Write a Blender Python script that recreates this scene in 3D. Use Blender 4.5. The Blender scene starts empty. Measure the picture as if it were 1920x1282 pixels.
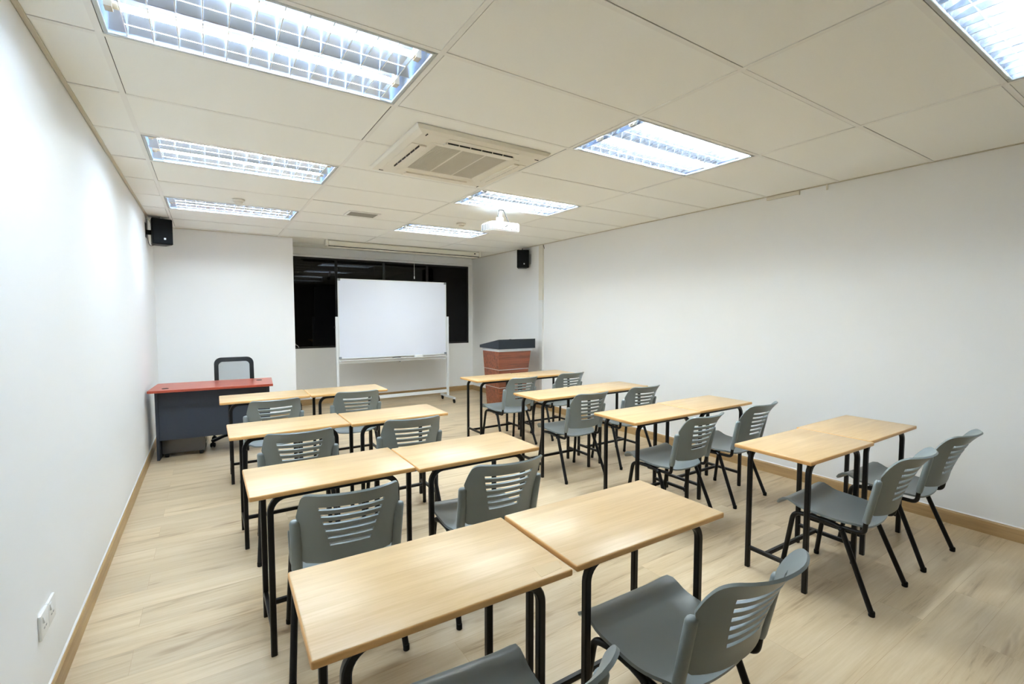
import bpy, bmesh, math, random
from mathutils import Vector, Matrix
C = bpy.context.scene.collection
PI = math.pi
random.seed(7)

# ------------------------------------------------------------------ measures
XL, XR = -0.225, 4.743          # side walls
Y1, Y2 = 5.50, 6.45             # end wall, window wall of the recess
XA = 1.365                      # where the recess starts
YB = -3.10                      # wall behind the viewer
H = 2.579                       # ceiling
TX, TY = 1.1829, 0.6            # ceiling grid

# ------------------------------------------------------------------ materials
def new_mat(name):
    m = bpy.data.materials.new(name); m.use_nodes = True
    nt = m.node_tree
    return m, nt, nt.nodes['Principled BSDF']

def srgb(r, g, b):
    f = lambda c: (c/255/12.92) if c/255 <= 0.04045 else ((c/255+0.055)/1.055)**2.4
    return (f(r), f(g), f(b), 1)

def plain(name, col, rough=0.5, metal=0.0, spec=0.5, bump=0.0, bscale=200.0, coat=0.0, var=0.0, vscale=6.0):
    m, nt, b = new_mat(name)
    b.inputs['Base Color'].default_value = col
    b.inputs['Roughness'].default_value = rough
    b.inputs['Metallic'].default_value = metal
    b.inputs['Specular IOR Level'].default_value = spec
    if coat: b.inputs['Coat Weight'].default_value = coat; b.inputs['Coat Roughness'].default_value = 0.1
    tc = nt.nodes.new('ShaderNodeTexCoord')
    if var:
        n = nt.nodes.new('ShaderNodeTexNoise'); n.inputs['Scale'].default_value = vscale; n.inputs['Detail'].default_value = 4
        nt.links.new(tc.outputs['Object'], n.inputs['Vector'])
        mx = nt.nodes.new('ShaderNodeMix'); mx.data_type = 'RGBA'
        mx.inputs[6].default_value = tuple(c*(1-var) for c in col[:3])+(1,)
        mx.inputs[7].default_value = tuple(min(1, c*(1+var)) for c in col[:3])+(1,)
        nt.links.new(n.outputs['Fac'], mx.inputs[0]); nt.links.new(mx.outputs[2], b.inputs['Base Color'])
    if bump:
        n = nt.nodes.new('ShaderNodeTexNoise'); n.inputs['Scale'].default_value = bscale; n.inputs['Detail'].default_value = 3
        nt.links.new(tc.outputs['Object'], n.inputs['Vector'])
        bp = nt.nodes.new('ShaderNodeBump'); bp.inputs['Strength'].default_value = bump; bp.inputs['Distance'].default_value = 0.002
        nt.links.new(n.outputs['Fac'], bp.inputs['Height']); nt.links.new(bp.outputs['Normal'], b.inputs['Normal'])
    return m

def wood(name, dark, light, axis='X', rough=0.4, scale=1.0, stretch=14.0, coat=0.0, contrast=(0.3, 0.7), spec=0.5, bump=0.03):
    """laminate wood: noise stretched along the grain, shifted per object"""
    m, nt, b = new_mat(name)
    L = nt.links.new; N = nt.nodes.new
    tc = N('ShaderNodeTexCoord'); oi = N('ShaderNodeObjectInfo')
    sh = N('ShaderNodeVectorMath'); sh.operation = 'SCALE'; sh.inputs[0].default_value = (37, 53, 71)
    L(oi.outputs['Random'], sh.inputs['Scale'])
    ad = N('ShaderNodeVectorMath'); ad.operation = 'ADD'
    L(tc.outputs['Object'], ad.inputs[0]); L(sh.outputs[0], ad.inputs[1])
    mp = N('ShaderNodeMapping')
    s = [stretch*scale]*3; s['XYZ'.index(axis)] = 1.1*scale
    mp.inputs['Scale'].default_value = s
    L(ad.outputs[0], mp.inputs['Vector'])
    n1 = N('ShaderNodeTexNoise'); n1.inputs['Scale'].default_value = 1.0; n1.inputs['Detail'].default_value = 6; n1.inputs['Roughness'].default_value = 0.62; n1.inputs['Distortion'].default_value = 0.6
    L(mp.outputs[0], n1.inputs['Vector'])
    mp2 = N('ShaderNodeMapping'); s2 = [90*scale]*3; s2['XYZ'.index(axis)] = 4*scale; mp2.inputs['Scale'].default_value = s2
    L(ad.outputs[0], mp2.inputs['Vector'])
    n2 = N('ShaderNodeTexNoise'); n2.inputs['Scale'].default_value = 1.5; n2.inputs['Detail'].default_value = 3
    L(mp2.outputs[0], n2.inputs['Vector'])
    mt = N('ShaderNodeMath'); mt.operation = 'MULTIPLY_ADD'; mt.inputs[1].default_value = 0.35
    L(n2.outputs['Fac'], mt.inputs[0])
    mt2 = N('ShaderNodeMath'); mt2.operation = 'MULTIPLY'; mt2.inputs[1].default_value = 0.72
    L(n1.outputs['Fac'], mt2.inputs[0]); L(mt2.outputs[0], mt.inputs[2])
    rp = N('ShaderNodeValToRGB'); rp.color_ramp.elements[0].position = contrast[0]; rp.color_ramp.elements[1].position = contrast[1]
    rp.color_ramp.elements[0].color = dark; rp.color_ramp.elements[1].color = light
    L(mt.outputs[0], rp.inputs['Fac']); L(rp.outputs['Color'], b.inputs['Base Color'])
    b.inputs['Roughness'].default_value = rough; b.inputs['Specular IOR Level'].default_value = spec
    if coat: b.inputs['Coat Weight'].default_value = coat; b.inputs['Coat Roughness'].default_value = 0.2
    if bump:
        bp = N('ShaderNodeBump'); bp.inputs['Strength'].default_value = bump; bp.inputs['Distance'].default_value = 0.001
        L(n2.outputs['Fac'], bp.inputs['Height']); L(bp.outputs['Normal'], b.inputs['Normal'])
    return m

def floor_mat():
    """vinyl oak planks running along X, 0.18 m wide"""
    m, nt, b = new_mat('oak_vinyl_planks')
    L = nt.links.new; N = nt.nodes.new
    tc = N('ShaderNodeTexCoord')
    br = N('ShaderNodeTexBrick'); br.offset = 0.37; br.offset_frequency = 2; br.squash = 1
    br.inputs['Scale'].default_value = 1.0; br.inputs['Brick Width'].default_value = 1.22; br.inputs['Row Height'].default_value = 0.182
    br.inputs['Mortar Size'].default_value = 0.0009; br.inputs['Mortar Smooth'].default_value = 0.2; br.inputs['Bias'].default_value = 0
    br.inputs['Color1'].default_value = (0, 0, 0, 1); br.inputs['Color2'].default_value = (1, 1, 1, 1); br.inputs['Mortar'].default_value = (.5, .5, .5, 1)
    L(tc.outputs['Object'], br.inputs['Vector'])
    off = N('ShaderNodeVectorMath'); off.operation = 'MULTIPLY'; off.inputs[1].default_value = (9, 13, 5)
    L(br.outputs['Color'], off.inputs[0])
    ad = N('ShaderNodeVectorMath'); ad.operation = 'ADD'
    L(tc.outputs['Object'], ad.inputs[0]); L(off.outputs[0], ad.inputs[1])
    def grain(sx, sy, sc, det, dist):
        mp = N('ShaderNodeMapping'); mp.inputs['Scale'].default_value = (sx, sy, 1); L(ad.outputs[0], mp.inputs['Vector'])
        n = N('ShaderNodeTexNoise'); n.inputs['Scale'].default_value = sc; n.inputs['Detail'].default_value = det; n.inputs['Distortion'].default_value = dist
        n.inputs['Roughness'].default_value = 0.6
        L(mp.outputs[0], n.inputs['Vector']); return n
    g1 = grain(0.9, 11, 1.0, 6, 0.8); g2 = grain(5, 120, 1.0, 3, 0.2); g3 = grain(1.6, 7, 1.0, 3, 0.4)
    rp = N('ShaderNodeValToRGB')
    e = rp.color_ramp.elements
    e[0].position = 0.28; e[0].color = srgb(133, 108, 76)
    e[1].position = 0.66; e[1].color = srgb(209, 190, 159)
    k = e.new(0.45); k.color = srgb(194, 172, 138)
    mm = N('ShaderNodeMath'); mm.operation = 'MULTIPLY_ADD'; mm.inputs[1].default_value = 0.25
    L(g2.outputs['Fac'], mm.inputs[0])
    m2 = N('ShaderNodeMath'); m2.operation = 'MULTIPLY'; m2.inputs[1].default_value = 0.78; L(g1.outputs['Fac'], m2.inputs[0]); L(m2.outputs[0], mm.inputs[2])
    L(mm.outputs[0], rp.inputs['Fac'])
    # plank to plank tone
    sep = N('ShaderNodeSeparateColor'); L(br.outputs['Color'], sep.inputs[0])
    tone = N('ShaderNodeMapRange'); tone.inputs['To Min'].default_value = 0.90; tone.inputs['To Max'].default_value = 1.08
    L(sep.outputs[0], tone.inputs['Value'])
    mul = N('ShaderNodeMix'); mul.data_type = 'RGBA'; mul.blend_type = 'MULTIPLY'; mul.inputs[0].default_value = 1
    L(rp.outputs['Color'], mul.inputs[6]); L(tone.outputs['Result'], mul.inputs[7])
    # knots: sparse dark streaks
    kr = N('ShaderNodeValToRGB'); kr.color_ramp.elements[0].position = 0.62; kr.color_ramp.elements[1].position = 0.74
    kr.color_ramp.elements[0].color = (0, 0, 0, 1); kr.color_ramp.elements[1].color = (1, 1, 1, 1)
    L(g3.outputs['Fac'], kr.inputs['Fac'])
    kmx = N('ShaderNodeMix'); kmx.data_type = 'RGBA'; kmx.inputs[7].default_value = srgb(128, 97, 64)
    kf = N('ShaderNodeMath'); kf.operation = 'MULTIPLY'; kf.inputs[1].default_value = 0.6; L(kr.outputs['Color'], kf.inputs[0])
    L(kf.outputs[0], kmx.inputs[0]); L(mul.outputs[2], kmx.inputs[6])
    jm = N('ShaderNodeMix'); jm.data_type = 'RGBA'; jm.inputs[7].default_value = srgb(172, 142, 108)
    jf = N('ShaderNodeMath'); jf.operation = 'MULTIPLY'; jf.inputs[1].default_value = 0.7; L(br.outputs['Fac'], jf.inputs[0])
    L(jf.outputs[0], jm.inputs[0]); L(kmx.outputs[2], jm.inputs[6])
    L(jm.outputs[2], b.inputs['Base Color'])
    rr = N('ShaderNodeMapRange'); rr.inputs['To Min'].default_value = 0.30; rr.inputs['To Max'].default_value = 0.45
    L(g1.outputs['Fac'], rr.inputs['Value']); L(rr.outputs['Result'], b.inputs['Roughness'])
    b.inputs['Specular IOR Level'].default_value = 0.4
    bp = N('ShaderNodeBump'); bp.inputs['Strength'].default_value = 0.06; bp.inputs['Distance'].default_value = 0.001
    L(g2.outputs['Fac'], bp.inputs['Height']); L(bp.outputs['Normal'], b.inputs['Normal'])
    return m

def emit(name, col, strength):
    m, nt, b = new_mat(name)
    b.inputs['Base Color'].default_value = (.9, .9, .9, 1)
    b.inputs['Emission Color'].default_value = col
    b.inputs['Emission Strength'].default_value = strength
    return m

def fabric_mesh(name, col, cover=0.62):
    """see-through chair mesh: fine woven holes"""
    m, nt, b = new_mat(name)
    L = nt.links.new; N = nt.nodes.new
    b.inputs['Base Color'].default_value = col; b.inputs['Roughness'].default_value = 0.8
    tr = N('ShaderNodeBsdfTransparent'); mx = N('ShaderNodeMixShader')
    tc = N('ShaderNodeTexCoord'); w = N('ShaderNodeTexChecker'); w.inputs['Scale'].default_value = 500
    L(tc.outputs['Object'], w.inputs['Vector'])
    mr = N('ShaderNodeMapRange'); mr.inputs['To Min'].default_value = cover-0.12; mr.inputs['To Max'].default_value = cover+0.12
    L(w.outputs['Fac'], mr.inputs['Value']); L(mr.outputs['Result'], mx.inputs[0])
    L(tr.outputs[0], mx.inputs[1]); L(b.outputs[0], mx.inputs[2])
    L(mx.outputs[0], nt.nodes['Material Output'].inputs['Surface'])
    return m

M = {}
M['wall'] = plain('wall_paint', srgb(245, 246, 246), 0.6, bump=0.05, bscale=90, spec=0.25)
M['ceil'] = plain('ceiling_board', srgb(246, 247, 243), 0.85, bump=0.15, bscale=160, spec=0.1, var=0.012, vscale=120)
M['tbar'] = plain('ceiling_bar', srgb(240, 240, 236), 0.5, spec=0.3)
M['void'] = plain('ceiling_void', (0.02, 0.018, 0.015, 1), 0.9)
M['floor'] = floor_mat()
M['skirt'] = wood('skirting_oak', srgb(150, 120, 78), srgb(186, 155, 108), 'X', 0.45, 1.0, 20)
M['skirt_y'] = wood('skirting_oak_long', srgb(150, 120, 78), srgb(186, 155, 108), 'Y', 0.45, 1.0, 20)
M['beech'] = wood('beech_laminate', srgb(190, 154, 106), srgb(215, 184, 138), 'X', 0.32, 1.0, 16, spec=0.5, contrast=(0.28, 0.66))
M['beech_edge'] = plain('beech_edge', srgb(220, 170, 106), 0.4, var=0.05, vscale=40)
M['black'] = plain('black_powder_coat', (0.0035, 0.0035, 0.004, 1), 0.36, spec=0.3, bump=0.02, bscale=400)
M['rubber'] = plain('black_rubber', (0.004, 0.004, 0.004, 1), 0.7, spec=0.25)
M['grey'] = plain('grey_plastic', srgb(127, 136, 137), 0.34, spec=0.4, bump=0.04, bscale=900)
M['cherry'] = wood('cherry_laminate', srgb(146, 58, 38), srgb(176, 78, 54), 'X', 0.3, 1.0, 12)
M['charcoal'] = plain('charcoal_laminate', srgb(54, 60, 70), 0.5, spec=0.3, var=0.03, vscale=50)
M['darkplastic'] = plain('black_plastic', (0.005, 0.006, 0.007, 1), 0.5, spec=0.3, bump=0.03, bscale=500)
M['wrap'] = plain('plastic_wrapped_grey', srgb(62, 60, 60), 0.12, spec=0.7, coat=0.6, bump=0.9, bscale=9)
M['meshback'] = fabric_mesh('mesh_fabric', srgb(96, 110, 114), 0.5)
M['board'] = plain('whiteboard_enamel', srgb(222, 226, 238), 0.18, spec=0.5)
M['alu'] = plain('silver_painted_steel', srgb(218, 221, 223), 0.35)
M['alu_dark'] = plain('grey_corner_plastic', srgb(128, 134, 140), 0.4)
M['walnut'] = wood('walnut_laminate', srgb(62, 30, 20), srgb(150, 84, 56), 'X', 0.32, 1.0, 26, contrast=(0.34, 0.66))
M['slate'] = plain('slate_laminate', srgb(36, 42, 50), 0.5, spec=0.3)
M['silver'] = plain('brushed_silver', srgb(205, 208, 210), 0.3, metal=0.7)
M['lightgrey'] = plain('light_grey_laminate', srgb(200, 203, 205), 0.4)
M['white'] = plain('white_plastic', srgb(236, 237, 236), 0.4, bump=0.02, bscale=300)
M['cream'] = plain('cream_plastic', srgb(232, 228, 216), 0.45)
M['acgrille'] = plain('grille_beige', srgb(206, 200, 184), 0.6)
M['slit'] = plain('dark_slit', (0.015, 0.014, 0.012, 1), 0.6)
M['glass'] = plain('dark_window_glass', (0.0015, 0.0015, 0.002, 1), 0.03, spec=0.22)
M['winframe'] = plain('window_frame_black', (0.006, 0.006, 0.007, 1), 0.4)
M['reflector'] = plain('aluminium_reflector', srgb(196, 208, 230), 0.25, metal=0.97)
M['louvre_face'] = plain('aluminium_louvre', srgb(208, 214, 222), 0.17, metal=0.96)
M['holder'] = plain('lamp_holder', srgb(196, 178, 150), 0.5)
M['louvre'] = plain('white_louvre', srgb(246, 248, 250), 0.4)
M['lightframe'] = plain('light_rim_white', srgb(192, 197, 198), 0.4)
M['tube'] = emit('fluorescent_tube', (0.82, 0.94, 1.0, 1), 25.0)
M['tube_dim'] = emit('fluorescent_tube_dim', (0.88, 0.965, 0.95, 1), 13.0)
M['tube_bright'] = emit('fluorescent_tube_bright', (0.89, 0.965, 0.95, 1), 41.0)
M['speaker'] = plain('speaker_grille', (.004, .006, .008, 1), 0.7, spec=0.2, bump=0.5, bscale=1500)
M['ivory'] = plain('screen_case_ivory', srgb(232, 229, 216), 0.4)
M['steel'] = plain('chrome_steel', srgb(200, 203, 206), 0.2, metal=0.9)
M['tan'] = plain('tape_patch', srgb(206, 178, 136), 0.6)

# ------------------------------------------------------------------ mesh helpers
def BM(): return bmesh.new()

def add_box(bm, x0, x1, y0, y1, z0, z1, mi=0, bev=0.0, seg=2, mat=None):
    vs = [bm.verts.new(v) for v in ((x0,y0,z0),(x1,y0,z0),(x1,y1,z0),(x0,y1,z0),(x0,y0,z1),(x1,y0,z1),(x1,y1,z1),(x0,y1,z1))]
    fs = [bm.faces.new([vs[i] for i in q]) for q in ((0,3,2,1),(4,5,6,7),(0,1,5,4),(1,2,6,5),(2,3,7,6),(3,0,4,7))]
    for f in fs: f.material_index = mi
    if bev > 0:
        es = list({e for f in fs for e in f.edges})
        r = bmesh.ops.bevel(bm, geom=es, offset=bev, segments=seg, profile=0.5, affect='EDGES')
        for f in r['faces']: f.material_index = mi
        vs = list({v for f in bm.faces for v in f.verts if v.is_valid}) if mat else vs
    if mat:
        bmesh.ops.transform(bm, matrix=mat, verts=vs)
    return bm

def circle(r, n=10, r2=None):
    r2 = r if r2 is None else r2
    return [(r*math.cos(2*PI*i/n), r2*math.sin(2*PI*i/n)) for i in range(n)]

def rect(w, h, c=0.003):
    return [(w/2-c,-h/2),(w/2,-h/2+c),(w/2,h/2-c),(w/2-c,h/2),(-w/2+c,h/2),(-w/2,h/2-c),(-w/2,-h/2+c),(-w/2+c,-h/2)]

def sweep(bm, pts, sec, ref=(0,0,1), mi=0, caps=True):
    """sweep a closed section along a polyline; section x goes along (tangent x ref), y along the second normal"""
    pts = [Vector(p) for p in pts]; rings = []
    n = len(pts); ref = Vector(ref)
    for i, p in enumerate(pts):
        if i == 0: t = pts[1]-pts[0]
        elif i == n-1: t = pts[-1]-pts[-2]
        else: t = (pts[i+1]-p).normalized()+(p-pts[i-1]).normalized()
        t.normalize()
        a = t.cross(ref)
        if a.length < 1e-4: a = t.cross(Vector((1,0,0))) if abs(t.x) < .9 else t.cross(Vector((0,1,0)))
        a.normalize(); b = a.cross(t).normalized()
        k = 1.0
        if 0 < i < n-1:
            c = (pts[i+1]-p).normalized().dot((p-pts[i-1]).normalized()); k = 1/max(.5, math.sqrt((1+c)/2))
        rings.append([bm.verts.new(p+a*(x)+b*(y)) for x, y in sec])
    m = len(sec)
    for r0, r1 in zip(rings, rings[1:]):
        for j in range(m):
            f = bm.faces.new((r0[j], r0[(j+1)%m], r1[(j+1)%m], r1[j])); f.material_index = mi
    if caps:
        for r in (rings[0][::-1], rings[-1]):
            f = bm.faces.new(r); f.material_index = mi
    return bm

def arc(c, u, v, r, a0, a1, n=6):
    """points c + r(cos a u + sin a v)"""
    c, u, v = Vector(c), Vector(u), Vector(v)
    return [c+u*(r*math.cos(a0+(a1-a0)*i/n))+v*(r*math.sin(a0+(a1-a0)*i/n)) for i in range(n+1)]

def fillet(pts, r, n=5):
    """round the inner corners of a polyline"""
    pts = [Vector(p) for p in pts]; out = [pts[0]]
    for i in range(1, len(pts)-1):
        p, a, b = pts[i], (pts[i-1]-pts[i]), (pts[i+1]-pts[i])
        la, lb = a.length, b.length; a.normalize(); b.normalize()
        ang = a.angle(b); d = min(r/math.tan(ang/2), la*.49, lb*.49)
        p0, p1 = p+a*d, p+b*d
        for k in range(n+1):
            t = k/n; out.append((1-t)**2*p0+2*t*(1-t)*p+t*t*p1)
    out.append(pts[-1]); return out

def lathe(bm, prof, n=20, mi=0, M4=None):
    rings = []
    for r, z in prof:
        rings.append([bm.verts.new((r*math.cos(2*PI*i/n), r*math.sin(2*PI*i/n), z)) for i in range(n)])
    for r0, r1 in zip(rings, rings[1:]):
        for j in range(n):
            bm.faces.new((r0[j], r0[(j+1)%n], r1[(j+1)%n], r1[j])).material_index = mi
    bm.faces.new(rings[0][::-1]).material_index = mi; bm.faces.new(rings[-1]).material_index = mi
    if M4: bmesh.ops.transform(bm, matrix=M4, verts=[v for r in rings for v in r])
    return bm

def prism(bm, poly, axis, a0, a1, mi=0):
    """extrude a 2D polygon; axis 'x': poly is (y,z); 'y': (x,z); 'z': (x,y)"""
    def P(p, a):
        return {'x': (a, p[0], p[1]), 'y': (p[0], a, p[1]), 'z': (p[0], p[1], a)}[axis]
    r0 = [bm.verts.new(P(p, a0)) for p in poly]; r1 = [bm.verts.new(P(p, a1)) for p in poly]
    n = len(poly)
    for j in range(n): bm.faces.new((r0[j], r0[(j+1)%n], r1[(j+1)%n], r1[j])).material_index = mi
    bm.faces.new(r0[::-1]).material_index = mi; bm.faces.new(r1).material_index = mi
    return bm

def obj(name, bm, mats, parent=None, smooth=None, loc=None, rotz=0.0):
    bmesh.ops.recalc_face_normals(bm, faces=bm.faces)
    me = bpy.data.meshes.new(name); bm.to_mesh(me); bm.free()
    for m in (mats if isinstance(mats, (list, tuple)) else [mats]): me.materials.append(m)
    if smooth:
        for p in me.polygons: p.use_smooth = True
        me.set_sharp_from_angle(angle=math.radians(smooth))
    o = bpy.data.objects.new(name, me); C.objects.link(o)
    if parent: o.parent = parent
    if loc: o.location = loc
    o.rotation_euler.z = rotz
    return o

def tag(o, label, cat, group=None):
    o['label'] = label; o['category'] = cat
    if group: o['group'] = group
    return o

def thing(name, label, cat, loc=(0,0,0), rotz=0.0, group=None):
    o = bpy.data.objects.new(name, None); C.objects.link(o)
    o.empty_display_size = 0.1
    o.location = loc; o.rotation_euler = (0,0,rotz)
    return tag(o, label, cat, group)

def struct(name, bm, m, smooth=None):
    o = obj(name, bm, m, smooth=smooth); o['kind'] = 'structure'; return o

def copy_part(o, parent):
    c = o.copy(); C.objects.link(c); c.parent = parent
    for ch in list(o.children): copy_part(ch, c)
    return c

def copy_thing(root, loc, rotz, label):
    r = root.copy(); C.objects.link(r); r.location = loc; r.rotation_euler = (0,0,rotz); r['label'] = label
    for ch in list(root.children): copy_part(ch, r)
    return r

# ------------------------------------------------------------------ the room
T = 0.12
struct('floor', add_box(BM(), XL-T, XR+T, YB-T, Y2+T, -0.1, 0.0), M['floor'])
struct('wall_left', add_box(BM(), XL-T, XL, YB-T, Y2+T, 0, H+.25), M['wall'])
struct('wall_right', add_box(BM(), XR, XR+T, YB-T, Y2+T, 0, H+.25), M['wall'])
struct('wall_front', add_box(BM(), XL, XR, YB-T, YB, 0, H+.25), plain('unseen_wall_dark', srgb(92, 84, 74), 0.6))  # unseen wall behind the viewer, coloured dark to cut fill light
struct('wall_end', add_box(BM(), XL, XA, Y1, Y2+T, 0, H+.25), M['wall'])
WX0, WX1, WZ0, WZ1 = XA, 4.66, 0.935, 2.432
bm = BM()
add_box(bm, XA, XR, Y2, Y2+T, 0, WZ0); add_box(bm, XA, XR, Y2, Y2+T, WZ1, H+.25); add_box(bm, WX1, XR, Y2, Y2+T, WZ0, WZ1)
struct('wall_back', bm, M['wall'])
# pelmet strip above the window
struct('trim_pelmet', add_box(BM(), XA, 4.69, Y2-.06, Y2, 2.462, H-.001, bev=.004), M['wall'])

# window: black night glass behind dark mullions
bm = BM()
fw = .03
yw0, yw1 = Y2+.015, Y2+.055
for a in ((WX0, WX1, WZ0, WZ0+fw), (WX0, WX1, WZ1-fw, WZ1), (WX0, WX0+fw, WZ0, WZ1), (WX1-fw, WX1, WZ0, WZ1)):
    add_box(bm, a[0], a[1], yw0, yw1, a[2], a[3], bev=.003)
for x in (2.165, 2.98, 3.80): add_box(bm, x-.02, x+.02, yw0, yw1, WZ0+fw, WZ1-fw)
win = struct('window_1', bm, M['winframe'])
for x0, x1 in ((WX0+fw, 2.145), (2.185, 2.96), (3.0, 3.78), (3.82, WX1-fw)):
    obj('window_pane', add_box(BM(), x0, x1, Y2+.03, Y2+.042, WZ0+fw, WZ1-fw), M['glass'], win)
bm = BM(); add_box(bm, XA, XR, Y2+.10, Y2+T+.01, WZ0-.05, WZ1+.05)
struct('wall_night_backing', bm, M['slit'])
# small chromed latch on the window frame
bm = BM(); lathe(bm, [(.016, 0), (.016, .012), (.009, .018), (.009, .035), (.014, .04), (.014, .055)], 14, 0, Matrix.Translation((1.50, Y2+.02, 1.005)) @ Matrix.Rotation(PI/2, 4, 'X'))
sweep(bm, [(1.50, Y2-.025, 1.005), (1.535, Y2-.027, .985), (1.55, Y2-.027, .955)], circle(.006, 8))
obj('window_latch', bm, M['steel'], win, 40)

# ceiling boards, bars, void
LIGHTS = [(0, 0), (0, 3), (0, 6), (2, -3), (2, 0), (2, 3), (2, 6)]
rnd = random.Random(11)
bm = BM()
cols = [XL] + [TX*i for i in range(5)]
cols[-1] = XR
hole = {(c+1, k) for c, k in LIGHTS}
for ci in range(len(cols)-1):
    x0, x1 = cols[ci], cols[ci+1]
    k = -6
    while k*TY < Y2:
        y0, y1 = max(YB, k*TY), min(Y2, (k+1)*TY)
        if y1 > YB and (ci, k) not in hole:
            g = [.0125+rnd.choice((-.001, -.001, 0, .0012, .0022, .004)) for _ in range(4)]
            zz = H+.0025+rnd.uniform(0, .0015)
            add_box(bm, x0+g[0], x1-g[1], y0+g[2], y1-g[3], zz, zz+.012)
        k += 1
struct('ceiling', bm, M['ceil'])
bm = BM()
bw = .012
for x in [TX*i for i in range(0, 4)]:
    add_box(bm, x-bw, x+bw, YB, Y2, H, H+.004)
k = -5
while k*TY < Y2:
    for ci in range(len(cols)-1):
        add_box(bm, cols[ci]+bw, cols[ci+1]-bw, k*TY-bw, k*TY+bw, H+.0004, H+.0044)
    k += 1
struct('trim_ceiling_bars', bm, M['tbar'])
bm = BM()
for x0, x1 in ((XL+.003, XL+.022), (XR-.022, XR-.003)): add_box(bm, x0, x1, YB, Y2, H-.002, H+.003)
add_box(bm, XL+.022, XA, Y1-.022, Y1-.003, H-.002, H+.003)
struct('trim_ceiling_edge', bm, plain('edge_angle', srgb(205, 198, 180), 0.5))
# dark void above the boards, open over the lamps
bm = BM()
ys = sorted({YB, Y2} | {k*TY for c, k in LIGHTS} | {(k+1)*TY for c, k in LIGHTS})
for ci in range(len(cols)-1):
    for y0, y1 in zip(ys, ys[1:]):
        kk = round(y0/TY, 3)
        if (ci, kk) in hole: 
            continue
        add_box(bm, cols[ci], cols[ci+1], y0, y1, H+.03, H+.05)
struct('ceiling_void', bm, M['void'])
struct('ceiling_slab', add_box(BM(), XL-T, XR+T, YB-T, Y2+T, H+.25, H+.35), M['void'])

# skirting boards
def skirt(name, x0, y0, x1, y1, nx, ny, m):
    """board with a rounded top standing off the wall along (nx,ny)"""
    h, t = .095, .014
    bm = BM()
    prof = [(0, .0), (t, 0), (t, h-.012), (t*.6, h-.003), (0, h)]
    pts = [((x0, y0), (x1, y1))][0]
    r = []
    for (px, py) in pts: r.append([bm.verts.new((px+nx*a, py+ny*a, z)) for a, z in prof])
    n = len(prof)
    for j in range(n): bm.faces.new((r[0][j], r[0][(j+1)%n], r[1][(j+1)%n], r[1][j]))
    bm.faces.new(r[0]); bm.faces.new(r[1][::-1])
    # white sealant line on top
    d = Vector((x1-x0, y1-y0, 0)).normalized()
    s = [bm.verts.new(v) for v in ((x0, y0, h-.0005), (x0+nx*.006, y0+ny*.006, h-.0005), (x0, y0, h+.006))]
    e = [bm.verts.new(v) for v in ((x1, y1, h-.0005), (x1+nx*.006, y1+ny*.006, h-.0005), (x1, y1, h+.006))]
    for j in range(3):
        bm.faces.new((s[j], s[(j+1)%3], e[(j+1)%3], e[j])).material_index = 1
    bm.faces.new(s).material_index = 1; bm.faces.new(e[::-1]).material_index = 1
    struct(name, bm, [m, M['white']])
skirt('baseboard_left', XL, YB, XL, Y1, 1, 0, M['skirt_y'])
skirt('baseboard_right', XR, YB, XR, Y2, -1, 0, M['skirt_y'])
skirt('baseboard_end', XL, Y1, XA, Y1, 0, -1, M['skirt'])
skirt('baseboard_reveal', XA, Y1, XA, Y2, 1, 0, M['skirt_y'])
skirt('baseboard_back', XA, Y2, XR, Y2, 0, -1, M['skirt'])
skirt('baseboard_front', XL, YB, XR, YB, 0, 1, M['skirt'])

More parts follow.
